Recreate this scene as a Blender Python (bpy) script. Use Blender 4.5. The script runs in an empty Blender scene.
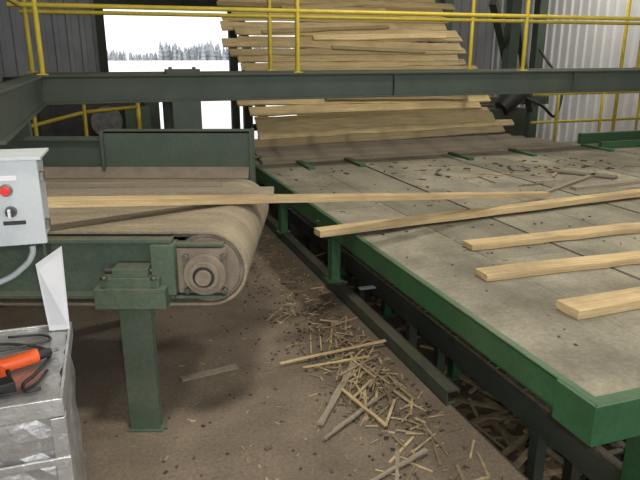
import bpy, bmesh, math, random
from mathutils import Vector, Matrix, Euler
random.seed(11)
R=random.uniform
YAW=math.radians(19)
MM=Matrix.Translation((-0.045,4.86,0))@Matrix.Rotation(YAW,4,'Z')   # mill-line frame

# ---------------- materials ----------------
def N(nt,t,**k):
    n=nt.nodes.new(t)
    for a,b in k.items(): setattr(n,a,b)
    return n
def mat(name,c1,c2,scale=6,rough=.75,metal=0.0,dust=0.0,dustcol=(.21,.17,.12),bump=.15,fine=60,var=.25,wood=False,stretch=(1,1,1),dr=(.35,.65,.45,1.2),speck=0):
    m=bpy.data.materials.new(name); m.use_nodes=True; nt=m.node_tree; L=nt.links
    b=nt.nodes['Principled BSDF']; b.inputs['Roughness'].default_value=rough; b.inputs['Metallic'].default_value=metal
    if wood:
        tc=N(nt,'ShaderNodeUVMap'); vec=tc.outputs[0]
    else:
        tc=N(nt,'ShaderNodeTexCoord'); vec=tc.outputs['Object']
    mp=N(nt,'ShaderNodeMapping'); mp.inputs['Scale'].default_value=(1.2,26,1) if wood else stretch
    L.new(vec,mp.inputs[0])
    n1=N(nt,'ShaderNodeTexNoise'); n1.inputs['Scale'].default_value=scale; n1.inputs['Detail'].default_value=6; n1.inputs['Roughness'].default_value=.65
    L.new(mp.outputs[0],n1.inputs['Vector'])
    rp=N(nt,'ShaderNodeValToRGB'); rp.color_ramp.elements[0].position=.32; rp.color_ramp.elements[1].position=.68
    rp.color_ramp.elements[0].color=(*c1,1); rp.color_ramp.elements[1].color=(*c2,1)
    L.new(n1.outputs[0],rp.inputs[0]); col=rp.outputs[0]
    src=tc.outputs[0] if wood else tc.outputs['Object']
    n2=N(nt,'ShaderNodeTexNoise'); n2.inputs['Scale'].default_value=fine; n2.inputs['Detail'].default_value=3
    L.new(src,n2.inputs['Vector'])
    at=N(nt,'ShaderNodeAttribute'); at.attribute_name='pv'
    mr=N(nt,'ShaderNodeMapRange'); mr.inputs[3].default_value=1-var; mr.inputs[4].default_value=1+var*.6
    L.new(at.outputs['Fac'],mr.inputs[0])
    mx=N(nt,'ShaderNodeVectorMath',operation='SCALE'); L.new(col,mx.inputs[0]); L.new(mr.outputs[0],mx.inputs['Scale']); col=mx.outputs[0]
    if dust>0:
        g=N(nt,'ShaderNodeNewGeometry'); sp=N(nt,'ShaderNodeSeparateXYZ'); L.new(g.outputs['Normal'],sp.inputs[0])
        m1=N(nt,'ShaderNodeMapRange'); m1.inputs[1].default_value=-.4; m1.inputs[2].default_value=.9; m1.inputs[3].default_value=.22; m1.inputs[4].default_value=1
        L.new(sp.outputs['Z'],m1.inputs[0])
        n3=N(nt,'ShaderNodeTexNoise'); n3.inputs['Scale'].default_value=scale*.7; n3.inputs['Detail'].default_value=8; n3.inputs['Roughness'].default_value=.62
        L.new(src,n3.inputs['Vector'])
        m2=N(nt,'ShaderNodeMapRange'); m2.inputs[1].default_value=dr[0]; m2.inputs[2].default_value=dr[1]; m2.inputs[3].default_value=dr[2]; m2.inputs[4].default_value=dr[3]
        L.new(n3.outputs[0],m2.inputs[0])
        mu=N(nt,'ShaderNodeMath',operation='MULTIPLY'); L.new(m1.outputs[0],mu.inputs[0]); L.new(m2.outputs[0],mu.inputs[1])
        mu2=N(nt,'ShaderNodeMath',operation='MULTIPLY',use_clamp=True); L.new(mu.outputs[0],mu2.inputs[0]); mu2.inputs[1].default_value=dust
        mix=N(nt,'ShaderNodeMix',data_type='RGBA'); L.new(mu2.outputs[0],mix.inputs['Factor']); L.new(col,mix.inputs['A']); mix.inputs['B'].default_value=(*dustcol,1)
        col=mix.outputs['Result']
    if speck>0:
        n4=N(nt,'ShaderNodeTexNoise'); n4.inputs['Scale'].default_value=fine*.6; n4.inputs['Detail'].default_value=4; n4.inputs['Roughness'].default_value=.8
        L.new(src,n4.inputs['Vector'])
        m4=N(nt,'ShaderNodeMapRange'); m4.inputs[1].default_value=.36; m4.inputs[2].default_value=.64; m4.inputs[3].default_value=1-speck; m4.inputs[4].default_value=1+speck
        L.new(n4.outputs[0],m4.inputs[0])
        m5=N(nt,'ShaderNodeVectorMath',operation='SCALE'); L.new(col,m5.inputs[0]); L.new(m4.outputs[0],m5.inputs['Scale']); col=m5.outputs[0]
    L.new(col,b.inputs['Base Color'])
    if bump>0:
        ad=N(nt,'ShaderNodeMath',operation='ADD'); L.new(n1.outputs[0],ad.inputs[0]); L.new(n2.outputs[0],ad.inputs[1])
        bp=N(nt,'ShaderNodeBump'); bp.inputs['Strength'].default_value=bump; bp.inputs['Distance'].default_value=.02
        L.new(ad.outputs[0],bp.inputs['Height']); L.new(bp.outputs[0],b.inputs['Normal'])
    return m
G_CONV=mat('conveyor_green',(.033,.078,.05),(.055,.11,.075),5,.65,dust=.7,dustcol=(.16,.135,.095),speck=.12)
G_DECK=mat('deck_green',(.012,.085,.03),(.022,.125,.046),4,.5,dust=.5,dustcol=(.12,.135,.075),speck=.12)
G_BEAM=mat('beam_green',(.022,.043,.032),(.035,.062,.047),3,.6,dust=.25)
G_DARK=mat('dark_green_steel',(.012,.025,.018),(.03,.05,.035),4,.7,dust=.4)
YEL=mat('rail_yellow',(.52,.4,.02),(.66,.53,.05),8,.5,dust=.15)
WOOD=mat('fresh_lumber',(.40,.285,.135),(.62,.475,.26),2.2,.75,wood=True,dust=.75,dustcol=(.25,.18,.10),dr=(.45,.62,0,.9),bump=.25)
WOODR=mat('ramp_lumber',(.44,.33,.155),(.72,.57,.31),2.2,.75,wood=True,dust=.5,dustcol=(.22,.16,.08),dr=(.45,.65,0,.9),bump=.25,var=.45)
WOODD=mat('dusty_lumber',(.17,.145,.105),(.27,.228,.165),2.2,.85,wood=True,dust=.6,dustcol=(.19,.165,.12),bump=.25,speck=.15,var=.45)
BARK=mat('bark_chip',(.05,.036,.026),(.12,.085,.058),20,.9,var=.5)
SCRAP=mat('wood_sliver',(.24,.18,.10),(.46,.355,.21),20,.8,var=.6)
FLOOR=mat('sawdust_concrete',(.128,.100,.072),(.215,.172,.124),1.8,.9,bump=.5,fine=90,speck=.26)
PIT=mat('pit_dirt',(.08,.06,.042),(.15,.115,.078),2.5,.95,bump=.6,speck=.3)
DECKS=mat('dusty_deck_plate',(.205,.19,.142),(.33,.305,.23),2.4,.85,dust=.75,dustcol=(.105,.1,.072),dr=(.43,.66,.0,1.0),bump=.35,stretch=(1,.3,1),speck=.16,fine=70,var=.25)
BELT=mat('dusty_belt',(.20,.165,.112),(.33,.275,.188),2,.85,bump=.3,stretch=(1,5,1),speck=.1)
TAN=mat('dusty_iron',(.13,.107,.08),(.23,.19,.14),9,.8,dust=.3)
IRON=mat('worn_steel',(.09,.09,.09),(.2,.2,.19),12,.45,metal=.7,dust=.2)
GALV=mat('galvanised_sheet',(.42,.43,.44),(.72,.73,.74),5,.36,metal=.7,dust=.3,dustcol=(.27,.24,.2),bump=.5,fine=12)
BOXG=mat('enclosure_grey',(.36,.40,.42),(.44,.48,.50),5,.5,dust=.1,bump=.05)
WHITE=mat('white_sheet',(.62,.64,.68),(.74,.76,.8),3,.5,bump=.03)
BLACK=mat('black_rubber',(.012,.012,.013),(.03,.03,.03),8,.5,bump=.05)
RED=mat('red_plastic',(.5,.01,.01),(.6,.02,.02),8,.35,bump=0)
ORG=mat('orange_plastic',(.75,.09,.02),(.85,.14,.03),6,.4,bump=.05)
WALLG=mat('corrugated_light',(.66,.67,.69),(.8,.81,.83),1.2,.55,bump=.05)
WALLD=mat('corrugated_grey',(.30,.31,.33),(.42,.43,.45),1.2,.6,bump=.05)
CEIL=mat('roof_steel',(.3,.3,.3),(.4,.4,.4),2,.8,bump=0)
FIELD=mat('pale_field',(.8,.79,.76),(.92,.9,.88),.02,.95,bump=0)
TREE=mat('hazy_conifer',(.40,.43,.45),(.48,.51,.53),.2,.95,bump=0,var=.25)  # distance haze painted in as a pale grey tree colour

# ---------------- builder ----------------
class B:
    def __init__(s,name,M=None):
        s.name=name; s.bm=bmesh.new(); s.mats=[]; s.M=M or Matrix.Identity(4)
        s.pv=s.bm.faces.layers.float.new('pv'); s.uv=s.bm.loops.layers.uv.new('UVMap')
    def mi(s,m):
        if m not in s.mats: s.mats.append(m)
        return s.mats.index(m)
    def tag(s,faces,m,pv=None,smooth=False):
        i=s.mi(m); pv=R(0,1) if pv is None else pv
        for f in faces: f.material_index=i; f[s.pv]=pv; f.smooth=smooth
    def box(s,c,d,m,rot=None,pv=None):
        X=Matrix.Translation(c)
        if rot: X=X@Euler(rot).to_matrix().to_4x4()
        X=X@Matrix.Diagonal((d[0],d[1],d[2],1))
        r=bmesh.ops.create_cube(s.bm,size=1,matrix=X)
        s.tag({f for v in r['verts'] for f in v.link_faces},m,pv)
    def bb(s,x0,x1,y0,y1,z0,z1,m,pv=None):
        s.box(((x0+x1)/2,(y0+y1)/2,(z0+z1)/2),(abs(x1-x0),abs(y1-y0),abs(z1-z0)),m,pv=pv)
    def cyl(s,p0,p1,r,m,seg=16,r2=None,pv=None):
        p0=Vector(p0);p1=Vector(p1);d=p1-p0
        X=Matrix.Translation((p0+p1)/2)@d.to_track_quat('Z','Y').to_matrix().to_4x4()
        q=bmesh.ops.create_cone(s.bm,cap_ends=True,segments=seg,radius1=r,radius2=r if r2 is None else r2,depth=d.length,matrix=X)
        fs={f for v in q['verts'] for f in v.link_faces}
        s.tag(fs,m,pv)
        for f in fs:
            if len(f.verts)==4: f.smooth=True
    def tube(s,pts,r,m,seg=8,sub=6):
        P=[Vector(p) for p in pts]; Q=[]
        E=[P[0]*2-P[1]]+P+[P[-1]*2-P[-2]]
        for i in range(1,len(E)-2):
            for k in range(sub):
                t=k/sub; a,b,c,d=E[i-1],E[i],E[i+1],E[i+2]
                Q.append(.5*((2*b)+(c-a)*t+(2*a-5*b+4*c-d)*t*t+(3*b-a-3*c+d)*t**3))
        Q.append(P[-1]); rings=[]
        up=Vector((0.13,.2,1)).normalized()
        for i,q in enumerate(Q):
            d=(Q[min(i+1,len(Q)-1)]-Q[max(i-1,0)]).normalized()
            a=d.cross(up)
            if a.length<.05: a=d.cross(Vector((1,0,0)))
            a.normalize(); b2=d.cross(a)
            rings.append([s.bm.verts.new(q+a*math.cos(2*math.pi*k/seg)*r+b2*math.sin(2*math.pi*k/seg)*r) for k in range(seg)])
        fs=[]
        for A,C in zip(rings,rings[1:]):
            for k in range(seg): fs.append(s.bm.faces.new((A[k],A[(k+1)%seg],C[(k+1)%seg],C[k])))
        fs.append(s.bm.faces.new(rings[0][::-1])); fs.append(s.bm.faces.new(rings[-1]))
        s.tag(fs,m,smooth=True)
    def board(s,p0,p1,w,t,m,up=(0,0,1),n=8,jit=.004,w2=None,pv=None):
        p0=Vector(p0);p1=Vector(p1);d=(p1-p0).normalized();L=(p1-p0).length
        up=Vector(up); side=d.cross(up).normalized(); u=side.cross(d).normalized()
        w2=w if w2 is None else w2; rings=[]; ou=R(0,50); ov=R(0,50)
        for i in range(n+1):
            f=i/n; c=p0+d*L*f; ww=w+(w2-w)*f
            a=ww/2+R(-jit,jit); b=ww/2+R(-jit,jit)
            rings.append([s.bm.verts.new(c+side*x+u*y) for x,y in ((-a,-t/2),(b,-t/2),(b,t/2),(-a,t/2))])
        fs=[]
        prof=[0,w,w+t,2*w+t,2*w+2*t]
        for i,(A,C) in enumerate(zip(rings,rings[1:])):
            for k in range(4):
                f=s.bm.faces.new((A[k],A[(k+1)%4],C[(k+1)%4],C[k]))
                uv=((i/n*L,prof[k]),(i/n*L,prof[k+1]),((i+1)/n*L,prof[k+1]),((i+1)/n*L,prof[k]))
                for lp,q in zip(f.loops,uv): lp[s.uv].uv=(q[0]+ou,q[1]+ov)
                fs.append(f)
        for rg in (rings[0][::-1],rings[-1]):
            f=s.bm.faces.new(rg)
            for k,lp in enumerate(f.loops): lp[s.uv].uv=(ou+R(0,.02)+(.02 if k>1 else 0),ov+.05*(k%2))
            fs.append(f)
        s.tag(fs,m,pv)
    def quad(s,pts,m,pv=None):
        f=s.bm.faces.new([s.bm.verts.new(p) for p in pts]); s.tag([f],m,pv)
    def done(s,bevel=0):
        bmesh.ops.recalc_face_normals(s.bm,faces=s.bm.faces[:])
        me=bpy.data.meshes.new(s.name); s.bm.to_mesh(me); s.bm.free()
        for m in s.mats: me.materials.append(m)
        o=bpy.data.objects.new(s.name,me); bpy.context.collection.objects.link(o); o.matrix_world=s.M
        if bevel:
            b=o.modifiers.new('bevel','BEVEL'); b.width=bevel; b.segments=2; b.limit_method='ANGLE'; b.angle_limit=math.radians(50)
        return o

# ---------------- building shell ----------------
PX0=.08; PX1=7.2; PY0=-6.0; PY1=3.3; PZ=-.6
XL=-6; XR=7.6; YB=9.0; YF=-8.0
f=B('floor',MM)
def slab(x0,x1,y0,y1): f.bb(x0,x1,y0,y1,-.12,0,FLOOR,pv=.5)
slab(XL,PX0,YF,YB); slab(PX0,XR,PY1,YB); slab(PX1,XR,YF,PY1); slab(PX0,PX1,YF,PY0)
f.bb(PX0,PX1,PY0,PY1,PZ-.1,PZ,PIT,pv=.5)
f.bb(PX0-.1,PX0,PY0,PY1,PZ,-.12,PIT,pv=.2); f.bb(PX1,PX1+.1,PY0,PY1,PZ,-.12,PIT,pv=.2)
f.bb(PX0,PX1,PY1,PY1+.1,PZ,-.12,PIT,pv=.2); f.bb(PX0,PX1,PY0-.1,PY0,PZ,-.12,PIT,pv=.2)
f.done()
def corr(name,p0,p1,segs,m,pitch=.24,dep=.035):
    b=B(name,MM); p0=Vector(p0);p1=Vector(p1);d=(p1-p0).normalized();n=Vector((-d.y,d.x,0)); 
    for (a,c,z0,z1) in segs:
        x=a; pts=[]
        while x<c:
            for fr,h in ((0,0),(.5,0),(.6,1),(.9,1)):
                xx=x+fr*pitch
                if xx<=c: pts.append((xx,h*dep))
            x+=pitch
        pts.append((c,0))
        for (xa,ha),(xb,hb) in zip(pts,pts[1:]):
            A=p0+d*xa+n*ha; C=p0+d*xb+n*hb
            b.quad([(A.x,A.y,z0),(C.x,C.y,z0),(C.x,C.y,z1),(A.x,A.y,z1)],m,pv=.5)
    return b.done()
CH=5.6
OX0=-1.35; OX1=2.6; OZ1=2.75
corr('wall_back',(XR,YB,0),(XL,YB,0),[(0,XR-OX1,0,CH),(XR-OX1,XR-OX0,OZ1,CH),(XR-OX0,XR-XL,0,CH)],WALLD)
corr('wall_right',(XR,YF,0),(XR,YB,0),[(0,YB-YF,0,CH)],WALLG)
corr('wall_left',(XL,YB,0),(XL,YF,0),[(0,YB-YF,0,CH)],WALLD)
c=B('ceiling',MM); c.bb(XL,XR,YF,YB,CH,CH+.1,CEIL); 
for y in (-4,0,4,8): c.bb(XL,XR,y-.08,y+.08,CH-.3,CH,CEIL)
c.done()
d=B('door_1',MM)   # frame of the big bay opening
d.bb(OX0-.16,OX0,YB-.14,YB-.0,0,OZ1+.15,G_DARK); d.bb(OX1,OX1+.16,YB-.14,YB-.0,0,OZ1+.15,G_DARK)
d.bb(OX0,OX1,YB-.14,YB-.0,OZ1,OZ1+.15,G_DARK); d.done()
g=B('ground_outside',MM); g.bb(-400,400,YB+.05,700,-.3,-.1,FIELD); g.bb(-60,60,-80,YF-.05,-.3,-.1,FIELD); g.done()
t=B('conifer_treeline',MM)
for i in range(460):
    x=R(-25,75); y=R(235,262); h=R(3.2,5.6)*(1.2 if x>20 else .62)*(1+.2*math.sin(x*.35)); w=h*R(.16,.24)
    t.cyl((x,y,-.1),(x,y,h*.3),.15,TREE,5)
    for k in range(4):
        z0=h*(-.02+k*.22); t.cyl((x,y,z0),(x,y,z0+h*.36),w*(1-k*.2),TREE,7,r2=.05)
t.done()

# ---------------- catwalk: beam + railing ----------------
BZ0,BZ1=1.36,1.625
b=B('catwalk',MM)
def ibeamX(x0,x1,y,z0,z1,m,w=.16):
    b.bb(x0,x1,y-w/2,y+w/2,z1-.02,z1,m,.5); b.bb(x0,x1,y-w/2,y+w/2,z0,z0+.02,m,.5); b.bb(x0,x1,y-w/2+.03,y-w/2+.045,z0+.02,z1-.02,m,.5)
ibeamX(-2.18,6.6,1.8,BZ0,BZ1,G_BEAM); ibeamX(-2.18,6.6,2.7,BZ0,BZ1,G_BEAM)
b.bb(-2.18,-2.16,-1.1,1.72,BZ0,BZ1,G_BEAM,.5); b.bb(-2.18,-2.02,-1.1,1.72,BZ1-.02,BZ1,G_BEAM,.5); b.bb(-2.18,-2.02,-1.1,1.72,BZ0,BZ0+.02,G_BEAM,.5)
b.bb(-2.06,-2.045,-1.1,1.72,BZ0+.02,BZ1-.02,G_BEAM,.5)
for k in range(22): b.bb(-2.1+k*.4,-2.06+k*.4,1.86,2.66,BZ1-.08,BZ1-.02,G_DARK)
for k in range(9): b.bb(-2.1,6.5,1.93+k*.08,1.945+k*.08,BZ1-.03,BZ1+.0,G_DARK)
for x in (-.75,6.9):
    for yy in (1.8,2.7):
        b.bb(x-.14,x+.14,yy-.09,yy-.07,0,BZ0,G_BEAM); b.bb(x-.14,x+.14,yy+.07,yy+.09,0,BZ0,G_BEAM); b.bb(x-.01,x+.01,yy-.07,yy+.07,0,BZ0,G_BEAM)
        b.bb(x-.2,x+.2,yy-.12,yy+.12,0,.02,G_BEAM)
b.bb(6.6,7.05,1.72,2.78,BZ0,BZ1,G_BEAM)
b.bb(-.93,-.6,1.73,1.87,BZ1,BZ1+.045,G_BEAM)
for px in (-.88,-.65): b.cyl((px,1.8,BZ1+.045),(px,1.8,BZ1+.065),.02,IRON,6)
for x in (1.5,3.9): b.bb(x,x+.012,1.72,1.76,BZ0+.02,BZ1-.02,G_BEAM)
for y,xs in ((1.80,(-2.03,.42,3.2,6.0)),(2.76,(-2.2,.38,3.08,5.9))):
    for x in xs:
        b.cyl((x,y,BZ1),(x,y,2.75),.024,YEL,10); b.box((x,y,BZ1+.005),(.1,.08,.012),YEL)
    for z in (2.23,2.73): b.cyl((-2.25,y,z),(6.6,y,z),.022,YEL,10)
for z in (2.23,2.73): b.cyl((-2.16,-1.1,z),(-2.16,1.74,z),.022,YEL,10)
b.cyl((-2.16,-.9,BZ1),(-2.16,-.9,2.73),.024,YEL,10)
b.bb(-2.18,-2.04,.25,.39,0,BZ0,G_BEAM)
b.done(.003)

s=B('stair_handrail',MM)
for x in (-2.9,-2.3,-1.75):
    s.cyl((x,3.4,0),(x,3.4,1.55),.024,YEL,10)
s.cyl((-3.4,3.4,1.15),(-1.75,3.4,1.55),.022,YEL,10); s.cyl((-3.4,3.4,.75),(-1.75,3.4,1.15),.022,YEL,10)
s.cyl((-1.1,4.0,0),(-1.1,4.0,1.5),.03,YEL,10); s.cyl((-1.75,3.4,1.15),(-1.1,4.0,1.15),.022,YEL,10)
s.done()
h=B('sorting_machine',MM)
h.bb(-3.9,-.75,4.9,6.6,.35,1.3,G_DARK); h.bb(-3.8,-1.8,4.84,4.9,.5,1.2,BLACK)
for x in (-3.8,-2.3,-.9):
    h.bb(x-.07,x+.07,4.8,4.94,0,1.35,G_DARK); h.bb(x-.07,x+.07,6.5,6.64,0,1.35,G_DARK)
h.cyl((-1.5,4.9,.9),(-1.5,4.72,.9),.22,IRON,20); h.bb(-1.25,-.9,4.7,4.9,.7,1.1,G_CONV)
h.bb(-4.1,-.7,4.75,6.7,1.3,1.38,G_DARK); h.cyl((-2.6,5.5,1.38),(-2.6,5.5,1.5),.25,G_DARK,16)
h.done(.01)
h=B('hydraulic_power_unit',MM)
h.bb(-4.9,-3.6,3.1,4.0,0,1.5,BLACK); h.bb(-4.8,-3.7,3.05,3.1,.4,1.2,G_DARK); h.cyl((-4.2,3.5,1.5),(-4.2,3.5,2.6),.28,BLACK,18)
h.bb(-4.0,-3.75,3.3,3.6,1.5,2.35,IRON); h.done(.01)

# ---------------- belt conveyor (world aligned) ----------------
cx,cz,r=-.526,.838,.185; xl=-4.0; y0,y1=2.75,4.02
b=B('belt_conveyor')
def stad(rr):
    p=[]
    for k in range(25): a=math.pi/2-math.pi*k/24; p.append((cx+rr*math.cos(a),cz+rr*math.sin(a)))
    for k in range(13):
        a=-math.pi/2-math.pi*k/12; p.append((xl+rr*math.cos(a),cz+rr*math.sin(a)))
    return p
O=stad(r);I=stad(r-.014); n=len(O)
vo0=[b.bm.verts.new((x,y0,z)) for x,z in O]; vo1=[b.bm.verts.new((x,y1,z)) for x,z in O]
vi0=[b.bm.verts.new((x,y0,z)) for x,z in I]; vi1=[b.bm.verts.new((x,y1,z)) for x,z in I]
fs=[]
for k in range(n):
    j=(k+1)%n
    for q in ((vo0[k],vo0[j],vo1[j],vo1[k]),(vi0[k],vi1[k],vi1[j],vi0[j]),(vo0[k],vi0[k],vi0[j],vo0[j]),(vo1[k],vo1[j],vi1[j],vi1[k])):
        fs.append(b.bm.faces.new(q))
b.tag(fs,BELT,.5)
for X in (cx,xl):
    b.cyl((X,y0+.02,cz),(X,y1-.02,cz),r-.016,TAN,40); b.cyl((X,y0-.09,cz),(X,y1+.09,cz),.03,IRON,16)
    b.cyl((X,y0+.005,cz),(X,y0+.02,cz),.15,TAN,36)
b.bb(xl,cx-.05,y0+.03,y1-.03,.985,1.006,G_CONV)
for X in (-1.2,-2.0,-2.8): b.cyl((X,y0+.03,.72),(X,y1-.03,.72),.045,TAN,16)
F0,F1=.72,1.005
for ya,s in ((y0-.012,-1),(y1+.012,1)):
    yb=ya+s*.015; yc=ya+s*.07
    b.bb(xl-.1,-.67,min(ya,yb),max(ya,yb),F0,F1,G_CONV,.5)
    b.bb(xl-.1,-.67,min(ya,yc),max(ya,yc),F1-.018,F1,G_CONV,.5); b.bb(xl-.1,-.67,min(ya,yc),max(ya,yc),F0,F0+.018,G_CONV,.5)
    for X in (-3.5,-2.6,-1.9,-1.25): b.bb(X,X+.012,min(ya,yc),max(ya,yc),F0+.018,F1-.018,G_CONV)
yf=y0-.09
b.bb(-.76,-.655,yf-.02,y0-.005,.75,.985,G_CONV,.7); b.bb(-.78,-.44,yf+.035,y0-.006,.965,.98,G_CONV); b.bb(-.78,-.44,yf+.035,y0-.006,.71,.725,G_CONV)
b.bb(-.655,-.43,yf+.035,yf+.06,.74,.955,TAN,.8)
b.cyl((cx,yf+.035,cz),(cx,yf+.0,cz),.096,TAN,32,pv=.9); b.cyl((cx,yf+.0,cz),(cx,yf-.022,cz),.068,TAN,28,pv=1); b.cyl((cx,yf-.022,cz),(cx,yf-.026,cz),.05,BLACK,28); b.cyl((cx,yf-.02,cz),(cx,yf-.045,cz),.036,TAN,20,pv=1)
for sx in(-1,1):
    for sz in(-1,1): b.cyl((cx+sx*.086,yf+.035,cz+sz*.082),(cx+sx*.086,yf+.01,cz+sz*.082),.015,IRON,6)
b.cyl((-.76,yf+.01,.86),(-.98,yf+.01,.86),.014,IRON,10)
for X in(-.80,-.84): b.cyl((X,yf+.01,.86),(X-.02,yf+.01,.86),.026,IRON,6)
b.bb(-1.01,-.69,2.58,2.735,.705,.80,G_CONV,.6); b.bb(-.98,-.72,2.60,2.735,.80,.845,G_CONV,.75); b.bb(-.93,-.77,2.61,2.735,.845,.885,G_CONV,.6)
for X in(-.96,-.74): b.cyl((X,2.59,.845),(X,2.59,.86),.016,IRON,6)
for X,Y in((-.87,2.72),(-2.6,2.72),(-3.7,2.72),(-1.28,4.08),(-2.6,4.08),(-3.7,4.08)):
    b.bb(X-.075,X+.075,Y-.024,Y-.014,0,.705,G_CONV,.5); b.bb(X-.075,X+.075,Y+.014,Y+.024,0,.705,G_CONV,.5); b.bb(X-.006,X+.006,Y-.014,Y+.014,0,.705,G_CONV,.5)
    b.bb(X-.09,X+.09,Y-.035,Y+.08,0,.012,G_CONV)
for X in (-2.6,-3.7): b.bb(X-.03,X+.03,2.72,4.05,.5,.56,G_CONV)
gy=y1+.06
b.bb(-1.42,-.45,gy,gy+.02,.98,1.325,G_BEAM,1); b.bb(-1.42,-.45,gy,gy+.12,1.31,1.327,G_BEAM,1)
b.bb(-.462,-.445,gy-.03,gy+.15,.85,1.33,G_BEAM,.9); b.bb(-1.435,-1.415,gy-.03,gy+.12,.95,1.325,G_BEAM,.7)
b.bb(xl,-1.435,gy+.03,gy+.045,.95,1.27,G_BEAM,.7); b.bb(xl,-1.435,gy-.01,gy+.1,1.262,1.28,G_BEAM,.7)
b.quad([(xl,y1-.01,1.026),(-.47,y1-.01,1.026),(-.47,gy,1.09),(xl,gy,1.09)],TAN)
b.done(.004)

bd=B('board_on_belt'); bd.board((-2.1,3.46,1.038),(-.27,3.56,1.038),.14,.028,WOODD,w2=.12,pv=1); bd.board((-1.9,3.68,1.034),(-.6,3.72,1.034),.07,.018,WOODD); bd.done(.002)

# ---------------- transfer deck ----------------
DZ=.6
b=B('transfer_deck',MM@Matrix.Translation((.06,0,0)))
DX1=6.25; DY0=-3.0; DY1=2.75
slots=[1.15,2.35,3.55,4.75,5.95]
edges=[]
x=-.005
for sx in slots: edges.append((x,sx-.014)); x=sx+.014
edges.append((x,DX1))
for a,c_ in edges:
    w=(c_-a)/2
    for k in range(2):
        y=DY0-.05
        while y<DY1:
            y2=min(DY1,y+R(1.3,1.9)); 
            b.bb(a+k*w+.002,a+(k+1)*w-.002,y+.002,y2-.002,DZ-.02,DZ+R(-.002,.002),DECKS); y=y2
for sx in slots:
    b.bb(sx-.045,sx+.045,DY0,DY1,DZ-.06,DZ-.04,G_DARK)
    y=DY0+.1
    while y<DY1-.1:
        b.box((sx,y,DZ-.03),(.022,.07,.016),TAN,pv=.2); y+=.12
def chanY(x,y0_,y1_,z0,z1,m,s=1,fw=.07):
    b.bb(x,x+s*.012,y0_,y1_,z0,z1,m,.5); b.bb(x,x+s*fw,y0_,y1_,z1-.012,z1,m,.5); b.bb(x,x+s*fw,y0_,y1_,z0,z0+.012,m,.5)
chanY(-.045,DY0-.1,DY1,DZ-.125,DZ+.01,G_DECK,fw=.042)
chanY(DX1+.06,DY0-.1,DY1,DZ-.125,DZ+.03,G_DECK,-1)
b.bb(-.045,DX1+.06,DY0-.1,DY0-.088,DZ-.125,DZ+.008,G_DECK,.5); b.bb(-.045,DX1+.06,DY0-.1,DY0-.045,DZ-.004,DZ+.009,G_DECK,.5)
b.bb(-.055,.3,DY0-.112,DY0-.1,DZ-.15,DZ+.012,G_DECK,.6); b.bb(-.057,-.045,DY0-.11,DY0+.1,DZ-.15,DZ+.012,G_DECK,.6)
for y in (-2.2,-1.2,-.2,.9,2.0,2.6): b.bb(0.0,DX1,y-.04,y+.04,DZ-.125,DZ-.06,G_DECK)
def leg(x,y,zb,w=.1):
    b.bb(x-w/2,x+w/2,y-w/2,y-w/2+.01,zb,DZ-.12,G_DECK,.5); b.bb(x-w/2,x-w/2+.01,y-w/2,y+w/2,zb,DZ-.12,G_DECK,.5); b.bb(x+w/2-.01,x+w/2,y-w/2,y+w/2,zb,DZ-.12,G_DECK,.4)
    b.bb(x-w*.8,x+w*.8,y-w*.8,y+w*.8,zb,zb+.012,G_DECK)
for y in(-.28,1.2,2.4): leg(.01,y,.09,.08)
leg(.34,DY0,PZ,.10)
for y in(-1.95,-.85,.4,1.6): leg(.8,y,PZ,.08)
for x in(2.3,4.0,5.8):
    for y in(-2.6,-.85,1.0,2.6): leg(x,y,PZ)
for x in (.5,1.1,2.5,3.4,4.6,5.3):
    b.bb(x-.035,x+.035,1.75,2.3,DZ,DZ+.03,G_DECK)
b.bb(4.65,DX1,2.0,2.06,DZ,DZ+.09,G_DECK); b.bb(4.75,DX1,2.5,2.58,DZ,DZ+.14,G_DECK)
b.done(.002)

b=B('scrap_chain_conveyor',MM)
b.bb(.38,.41,-5.5,3.0,-.03,.1,G_DARK); b.bb(.6,.63,-5.5,3.0,-.03,.1,G_DARK); b.bb(.41,.6,-5.5,3.0,-.02,.0,G_DARK)
y=-5.4
while y<2.9:
    for xx in(.44,.56): b.box((xx,y,.085),(.026,.075,.04),WOODD,rot=(R(-.1,.1),0,0),pv=1)
    b.cyl((.42,y,.085),(.58,y,.085),.014,WOODD,6); y+=.085
for y in(-4,-2.4,-1,.5,2):
    b.bb(.36,.42,y-.03,y+.03,PZ,-.02,G_DARK); b.bb(.6,.66,y-.03,y+.03,PZ,-.02,G_DARK)
b.done()
b=B('curb_rail',MM)
b.bb(PX0-.03,PX0+.03,-2.06,3.1,0,.012,G_DARK); b.bb(PX0-.03,PX0-.02,-2.06,3.1,0,.085,G_DARK); b.bb(PX0-.03,PX0+.05,-2.06,3.1,.075,.087,G_DARK)
b.bb(PX0+.0,PX0+.012,-2.06,3.1,-.16,0,G_DARK)
b.done()
b=B('pipe_run',MM)
b.cyl((.95,-5,.22),(.95,3,.22),.02,G_DARK,10); b.cyl((.24,-5,-.2),(.24,3,-.2),.025,TAN,10)
for y in (-4.6,-1.95,.4,2.8): b.bb(.93,.97,y-.02,y+.02,PZ,.21,G_DARK); b.bb(.22,.26,y-.02,y+.02,PZ,-.2,G_DARK)
b.done()

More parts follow.
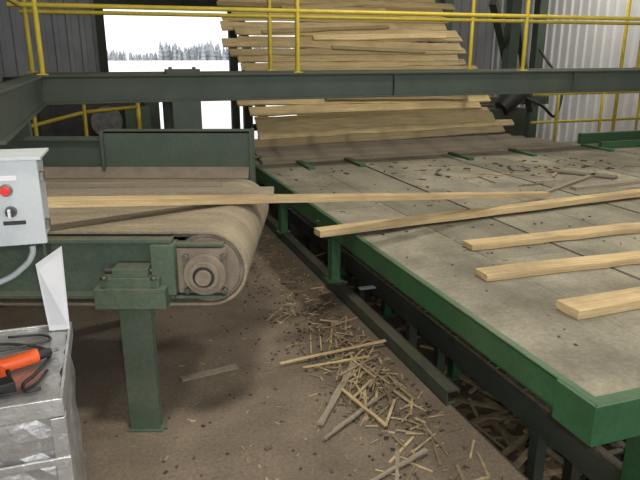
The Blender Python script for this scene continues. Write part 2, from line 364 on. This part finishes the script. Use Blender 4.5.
# ---------------- infeed ramp with lumber ----------------
KY,KZ=2.86,.70; ANG=math.radians(46)
dy,dz=math.cos(ANG),math.sin(ANG)
b=B('inclined_chain_conveyor',MM)
LEN=4.0
for x in(.45,1.6,2.8,3.6):
    b.board((x,KY+.1,KZ-.23),(x,KY+.1+dy*LEN,KZ-.23+dz*LEN),.1,.16,G_DECK,up=(0,-dz,dy),jit=0)
for t_ in(.9,2.2,3.5):
    y=KY+dy*t_; z=KZ+dz*t_-.42
    b.bb(.3,3.8,y-.05,y+.05,z-.08,z,G_DARK)
    for x in(.45,3.6): b.bb(x-.06,x+.06,y-.06,y+.06,0,z,G_DARK)
b.done()
b=B('lumber_layer',MM)
y=2.24
for k in range(5):
    w=.14; z=DZ+.025+.02*k
    b.board((R(.06,.16),y+w/2,z),(4.5-.16*k+R(-.08,.05),y+w/2+R(-.015,.015),z+R(0,.01)),w+.0,.03,WOODD,pv=(.9,.3,.6,.1,.45)[k],jit=.008,up=(0,-.1-R(0,.12),1)); y+=w*.92
s_=0;k=0
while s_<3.9:
    w=R(.09,.165)
    py=KY+dy*(s_+w/2); pz=KZ+dz*(s_+w/2)
    a=ANG+R(-.26,.05)
    x0=.12+R(-.13,.13)+.02*min(k,3); x1=3.72+R(-.2,.16)+(.15 if k<2 else 0)
    sk=R(-.03,.03); lift=R(0,.03)
    b.board((x0,py-sk-lift*dz,pz+.02-sk+lift*dy),(x1,py+sk-lift*dz,pz+.02+sk+lift*dy),w+.004,.026,WOODR,up=(0,-math.sin(a),math.cos(a)),jit=.013,n=12)
    s_+=w*.95;k+=1
for i in range(9):
    s0=R(.1,3.4); off=.06; sk=R(-.06,.06); x0=R(.0,1.6); x1=x0+R(1.3,2.3)
    py=KY+dy*s0-dz*off; pz=KZ+.02+dz*s0+dy*off
    b.board((x0,py-sk,pz-sk),(x1,py+sk,pz+sk),R(.06,.11),.022,WOODR,up=(0,-dz,dy),jit=.01)
b.done(.0015)

# ---------------- loose boards ----------------
def loose(name,p0,p1,w,t,ext=0,w2=None,m=WOOD,up=(0,0,1),pv=None,jit=.004):
    p0=Vector(p0);p1=Vector(p1); p1=p1+(p1-p0).normalized()*ext
    o=B(name); o.board(p0,p1,w,t,m,w2=w2,up=up,pv=pv,n=16,jit=jit); return o.done(.002)
loose('lumber_board',(-1.26,2.72,1.165),(1.95,5.24,.65),.1,.036,w2=.09,pv=.45)
loose('lumber_board',(-.02,4.05,.645),(2.81,5.33,.645),.1,.045,ext=.4,pv=.7)
loose('lumber_board',(.95,3.83,.622),(2.3,4.28,.622),.13,.036,ext=1.2,pv=.7,jit=.008)
loose('lumber_board',(.90,3.27,.622),(1.97,3.60,.622),.13,.036,ext=1.4,pv=.85,jit=.009)
loose('lumber_board',(1.19,2.76,.626),(1.65,2.94,.626),.15,.045,ext=1.8,pv=.95,jit=.006)
loose('lumber_board',(1.9,5.35,.612),(2.6,6.1,.612),.05,.02,ext=.4,m=WOODD,pv=1)
loose('lumber_board',(3.0,6.2,.612),(2.5,6.6,.612),.12,.02,m=WOODD)
loose('lumber_board',(2.2,5.3,.69),(3.4,5.8,.69),.08,.03,ext=.4,m=WOODD,pv=1)

# ---------------- debris ----------------
def scatter(name,M,items):
    b=B(name,M)
    for (gen,cnt,m,ls,ws,ts) in items:
        for i in range(cnt):
            x,y,z,ang=gen()
            l=R(*ls);w=R(*ws);t=R(*ts)
            b.box((x,y,z+t/2+.001),(l,w,t),m,rot=(R(-.08,.08),R(-.05,.05),ang))
    return b.done()
def pile(cx_,cy_,sx,sy,h,base=0,ang=None,sp=3.1,lim=None):
    def f_():
        for _ in range(50):
            a=random.gauss(0,1);c_=random.gauss(0,1)
            x=cx_+a*sx;y=cy_+c_*sy
            if lim is None or lim(x,y): break
        z=base+h*math.exp(-(a*a+c_*c_))*R(0,1)
        return x,y,z,(ang or 0)+R(-sp,sp)
    return f_
def uni(x0,x1,y0,y1,base,lim=None):
    def f_():
        for _ in range(60):
            x=R(x0,x1);y=R(y0,y1)
            if lim is None or lim(x,y): break
        return x,y,base,R(0,3.14)
    return f_
lf=lambda x,y: x<PX0-.09
scatter('wood_scrap_pile',MM,[
 (pile(-.22,-1.75,.15,.55,.04,lim=lf,ang=1.1,sp=.7),80,SCRAP,(.1,.4),(.004,.018),(.003,.008)),
 (pile(-.2,-1.4,.17,.85,.03,lim=lf),230,SCRAP,(.02,.12),(.004,.014),(.003,.007)),
 (pile(-.25,-1.2,.22,.85,.012,lim=lf),380,BARK,(.006,.028),(.005,.014),(.003,.007)),
 (pile(-.18,.4,.2,.9,.005,lim=lf),150,SCRAP,(.02,.09),(.004,.014),(.003,.006)),
])
wl=lambda x,y: (MM.inverted()@Vector((x,y,0))).x<PX0-.09 and not(y<2.4 and x<-.75)
scatter('bark_chips',None,[
 (uni(-1.2,.6,1.9,4.6,0,wl),80,BARK,(.006,.02),(.005,.014),(.003,.008)),
 (pile(-.6,2.15,.2,.1,.0,lim=wl),10,BARK,(.02,.04),(.012,.026),(.006,.014)),
 (pile(-.3,2.25,.25,.2,.0,lim=wl),8,BARK,(.02,.04),(.012,.026),(.006,.014)),
 (uni(-.9,.5,2.1,5.5,0,wl),130,SCRAP,(.006,.04),(.003,.009),(.002,.004)),
])
sl=B('wood_strip')
sl.board((-.24,3.35,.03),(.42,3.62,.05),.016,.01,WOOD,pv=.9); sl.board((.0,2.72,.02),(.22,3.4,.03),.035,.012,WOODD,pv=1)
sl.board((-.8,3.2,.006),(-.5,3.36,.006),.05,.01,WOODD,pv=1); sl.board((.1,2.2,.012),(.5,2.5,.03),.018,.01,WOODD,pv=1); sl.board((.3,2.0,.01),(.36,2.5,.02),.02,.01,WOODD,pv=1)
sl.board((.33,2.7,.03),(.12,3.05,.03),.016,.01,WOOD,pv=.5); sl.board((-.1,3.3,.03),(.3,3.42,.04),.012,.008,WOOD,pv=.8); sl.board((.02,2.6,.02),(.3,2.95,.03),.02,.01,WOODD,pv=1)
sl.done()
scatter('deck_debris',MM,[
 (uni(.15,6,-2.9,2.1,DZ),160,BARK,(.005,.024),(.004,.014),(.002,.006)),
 (uni(.15,6,-2.9,2.1,DZ),110,SCRAP,(.01,.07),(.003,.01),(.002,.005)),
 (pile(2.4,1.2,1.2,.3,.01,DZ),75,BARK,(.02,.09),(.01,.035),(.004,.01)),
 (pile(2.6,.9,.8,.3,.01,DZ),26,SCRAP,(.08,.4),(.008,.025),(.004,.009)),
 (pile(1.2,-.6,.5,.5,.005,DZ),20,BARK,(.01,.04),(.008,.02),(.003,.006)),
])
pl=lambda x,y: PX0+.3<x<6.8 and PY0+.3<y<PY1-.3
scatter('pit_debris',MM,[
 (pile(1.1,-2.4,.5,.9,.2,PZ,lim=pl),420,SCRAP,(.1,.5),(.015,.05),(.008,.02)),
 (uni(.3,4,-4,2.5,PZ,pl),300,SCRAP,(.05,.3),(.01,.04),(.005,.02)),
 (uni(.3,4,-4,2.5,PZ,pl),300,BARK,(.03,.1),(.02,.05),(.01,.03)),
])
pp=B('paper_scrap'); pp.box((.36,4.45,.092),(.13,.06,.003),WHITE,rot=(0,0,.3)); pp.done()

# ---------------- sheet-metal box (turned a little) ----------------
BM=Matrix.Translation((-.835,1.75,0))@Matrix.Rotation(math.radians(18.5),4,'Z')
Z1=.745
b=B('sheet_metal_box',BM)
X0,X1,Y0_,Y1_=-.8,0,0,.6
bmesh.ops.create_cube(b.bm,size=1,matrix=Matrix.Translation(((X0+X1)/2,(Y0_+Y1_)/2,Z1/2))@Matrix.Diagonal((X1-X0,Y1_-Y0_,Z1,1)))
bmesh.ops.subdivide_edges(b.bm,edges=b.bm.edges[:],cuts=11,use_grid_fill=True)
for v in b.bm.verts:
    if v.co.z>.02 : v.co+=Vector((R(-1,1)*.009,R(-1,1)*.009,R(-1,1)*.003))
b.tag(b.bm.faces[:],GALV,.5)
b.bb(X0-.012,X1+.012,Y0_-.014,Y0_-.003,Z1-.05,Z1+.012,GALV,.9); b.bb(X1+.003,X1+.014,Y0_-.012,Y1_+.012,Z1-.05,Z1+.012,GALV,.9)
b.bb(X0-.012,X1+.012,Y1_+.003,Y1_+.014,Z1-.05,Z1+.012,GALV,.8)
b.bb(X0,X1+.018,Y0_-.02,Y0_-.01,.52,.545,GALV,.9)
b.bb(X1-.03,X1+.012,Y0_-.016,Y0_-.009,.0,.69,GALV,.8); b.bb(X1+.009,X1+.016,Y0_-.012,.03,.0,.69,GALV,.8)
b.done(.002)
b=B('orange_power_tool')
zt=Z1+.03
b.tube([(-1.16,1.86,zt),(-1.07,1.93,zt+.004),(-1.0,1.99,zt+.006)],.026,ORG,12)
b.cyl((-1.005,1.985,zt+.006),(-.965,2.02,zt+.006),.021,BLACK,14,r2=.014); b.cyl((-.97,2.015,zt+.006),(-.945,2.035,zt+.006),.006,IRON,8)
b.tube([(-1.10,1.91,zt+.002),(-1.07,1.86,zt-.004),(-1.04,1.815,zt-.006)],.018,ORG,10)
b.box((-1.025,1.80,zt-.006),(.06,.05,.036),BLACK,rot=(0,0,-.9)); b.box((-1.05,1.875,zt),(.03,.012,.014),BLACK,rot=(0,0,-.9))
b.done(.003)
b=B('power_cable')
z=Z1+.014
b.tube([(-1.3,2.06,z),(-1.2,2.12,z),(-1.06,2.1,z),(-.98,2.04,z),(-.97,1.9,z),(-.98,1.83,z),(-.95,1.78,z),(-.91,1.8,z)],.006,BLACK)
b.tube([(-1.35,1.98,z),(-1.2,2.05,z),(-1.08,2.12,z),(-1.03,2.16,z),(-1.08,2.2,z),(-1.2,2.18,z)],.005,BLACK)
b.tube([(-1.15,1.80,z),(-1.1,1.77,z),(-1.0,1.76,z),(-.94,1.82,z),(-.94,1.92,z)],.005,BLACK)
b.done()

# ---------------- control box ----------------
MC=Matrix.Translation((-.945,1.78,1.395))@Matrix.Rotation(math.radians(16),4,'Z')
b=B('control_box',MC)
w=.28;hh=.235;dp=.15
b.bb(-w+.12,.12,-.06,dp-.06,-hh/2,hh/2,BOXG,.5); b.bb(-w+.112,.128,-.078,-.056,-hh/2-.006,hh/2+.006,BOXG,.8)
b.bb(-w+.10,.14,-.085,dp-.05,hh/2+.005,hh/2+.014,BOXG,1)
def btn(x,z,rr,m,l=.02):
    b.cyl((x,-.078,z),(x,-.086,z),rr*1.45,IRON,24); b.cyl((x,-.084,z),(x,-.084-l,z),rr,m,24)
btn(.04,.04,.012,RED); btn(.045,-.022,.011,BLACK,.022); btn(-.06,.04,.013,BLACK); btn(-.06,-.02,.012,RED)
b.box((.045,-.11,-.022),(.007,.012,.024),WHITE); b.bb(.02,.08,-.0805,-.078,-.062,-.05,BLACK); b.bb(.02,.07,-.0805,-.078,.066,.08,WHITE)
for zz in(.07,-.07): b.box((.132,-.05,zz),(.014,.03,.026),IRON)
b.cyl((.075,0,-hh/2),(.075,0,-hh/2-.03),.016,IRON,12)
b.tube([(.075,0,-hh/2-.02),(.07,0,-hh/2-.06),(.04,.01,-hh/2-.10),(-.04,.03,-hh/2-.15),(-.25,.05,-hh/2-.2),(-.5,.06,-hh/2-.35)],.009,BOXG,10)
b.bb(-.72,.05,dp-.06,dp-.02,-.03,.03,G_CONV)
b.bb(-.84,-.76,dp-.08,dp+.0,-1.395,.1,G_CONV); b.bb(-.9,-.7,dp-.14,dp+.06,-1.395,-1.38,G_CONV); b.bb(-.8,-.7,dp-.06,dp-.02,-.03,.03,G_CONV)
b.done(.003)
b=B('white_sheet')
P=[(-1.075,2.26,.752),(-1.0,2.275,.752),(-.99,2.27,1.10),(-1.065,2.2,1.05)]
q=[Vector(p) for p in P]; nn=(q[1]-q[0]).cross(q[3]-q[0]).normalized()*.004
v=[b.bm.verts.new(p) for p in q]+[b.bm.verts.new(p+nn) for p in q]
for idx in((3,2,1,0),(4,5,6,7),(0,1,5,4),(1,2,6,5),(2,3,7,6),(3,0,4,7)): b.tag([b.bm.faces.new([v[i] for i in idx])],WHITE,.6)
b.done()

# ---------------- right-hand background frame ----------------
b=B('lumber_sorter_frame',MM)
for x,y in((5.0,4.6),(4.55,6.0),(6.3,5.6),(5.3,7.8)):
    b.bb(x-.09,x+.09,y-.09,y+.09,0,4.2,G_BEAM)
b.board((5.0,4.6,2.6),(6.3,5.6,.7),.1,.1,G_DARK); b.board((4.55,6.0,3.2),(5.3,7.8,1.2),.1,.1,G_DARK); b.board((4.4,4.3,2.6),(5.2,4.9,1.6),.12,.12,G_DARK)
b.bb(4.2,6.6,5.5,5.7,.9,1.05,G_DARK); b.bb(4.3,6.5,4.5,4.7,2.9,3.1,G_BEAM)
b.bb(4.4,5.2,4.3,5.3,0,.95,G_DARK); b.cyl((4.7,4.3,.95),(5.1,4.3,1.25),.14,BLACK,16)
b.tube([(5.0,4.4,1.2),(5.4,4.2,1.0),(5.8,4.3,.8),(6.1,4.6,1.3),(6.2,5.4,1.9)],.025,BLACK)
b.done(.004)
b=B('safety_railing',MM)
for x in(5.5,6.4,7.2): b.cyl((x,3.9,0),(x,3.9,1.25),.024,YEL,10)
for z in(.75,1.2): b.cyl((5.0,3.9,z),(7.3,3.9,z),.022,YEL,10)
b.cyl((6.6,3.8,0),(6.6,3.8,3.2),.03,YEL,10)
b.done()
for i,(x,y) in enumerate(((-1.2,-3.2),(3.2,-2.2),(1.9,.6),(6.2,4.5))):  # added fill lights with invented housings, overhead and out of view
    b=B('fill_light_housing',MM@Matrix.Translation((x,y,4.7)))
    b.cyl((0,0,.15),(0,0,.9),.012,IRON,8); b.cyl((0,0,.0),(0,0,.16),.28,GALV,24,r2=.08); o=b.done()
    l=bpy.data.lights.new('fill_light','AREA'); l.shape='DISK'; l.size=.5; l.energy=(120,80,100,90)[i]; l.color=(1,.93,.8)  # area fill light that brightens the interior
    lo=bpy.data.objects.new('fill_light',l); bpy.context.collection.objects.link(lo); lo.parent=o; lo.location=(0,0,-.03)
# the photographer's flash
l=bpy.data.lights.new('camera_flash','AREA'); l.shape='RECTANGLE'; l.size=.05; l.size_y=.03; l.energy=24; l.color=(1,.97,.92)
lo=bpy.data.objects.new('camera_flash',l); bpy.context.collection.objects.link(lo); lo.location=(.06,-.02,1.86); lo.rotation_euler=(math.radians(76),0,0)

# ---------------- world / camera ----------------
w=bpy.data.worlds.new('overcast'); bpy.context.scene.world=w; w.use_nodes=True
bg=w.node_tree.nodes['Background']; bg.inputs[0].default_value=(.98,.985,1,1); bg.inputs[1].default_value=1.6
cam=bpy.data.cameras.new('camera'); cam.sensor_width=36; cam.lens=34.875; cam.clip_end=2000
co=bpy.data.objects.new('camera',cam); bpy.context.collection.objects.link(co)
co.location=(0,0,1.8); co.rotation_euler=(math.radians(90-16.6),0,0)
bpy.context.scene.camera=co
try: bpy.context.scene.view_settings.view_transform='Standard'
except Exception as e: print(e)
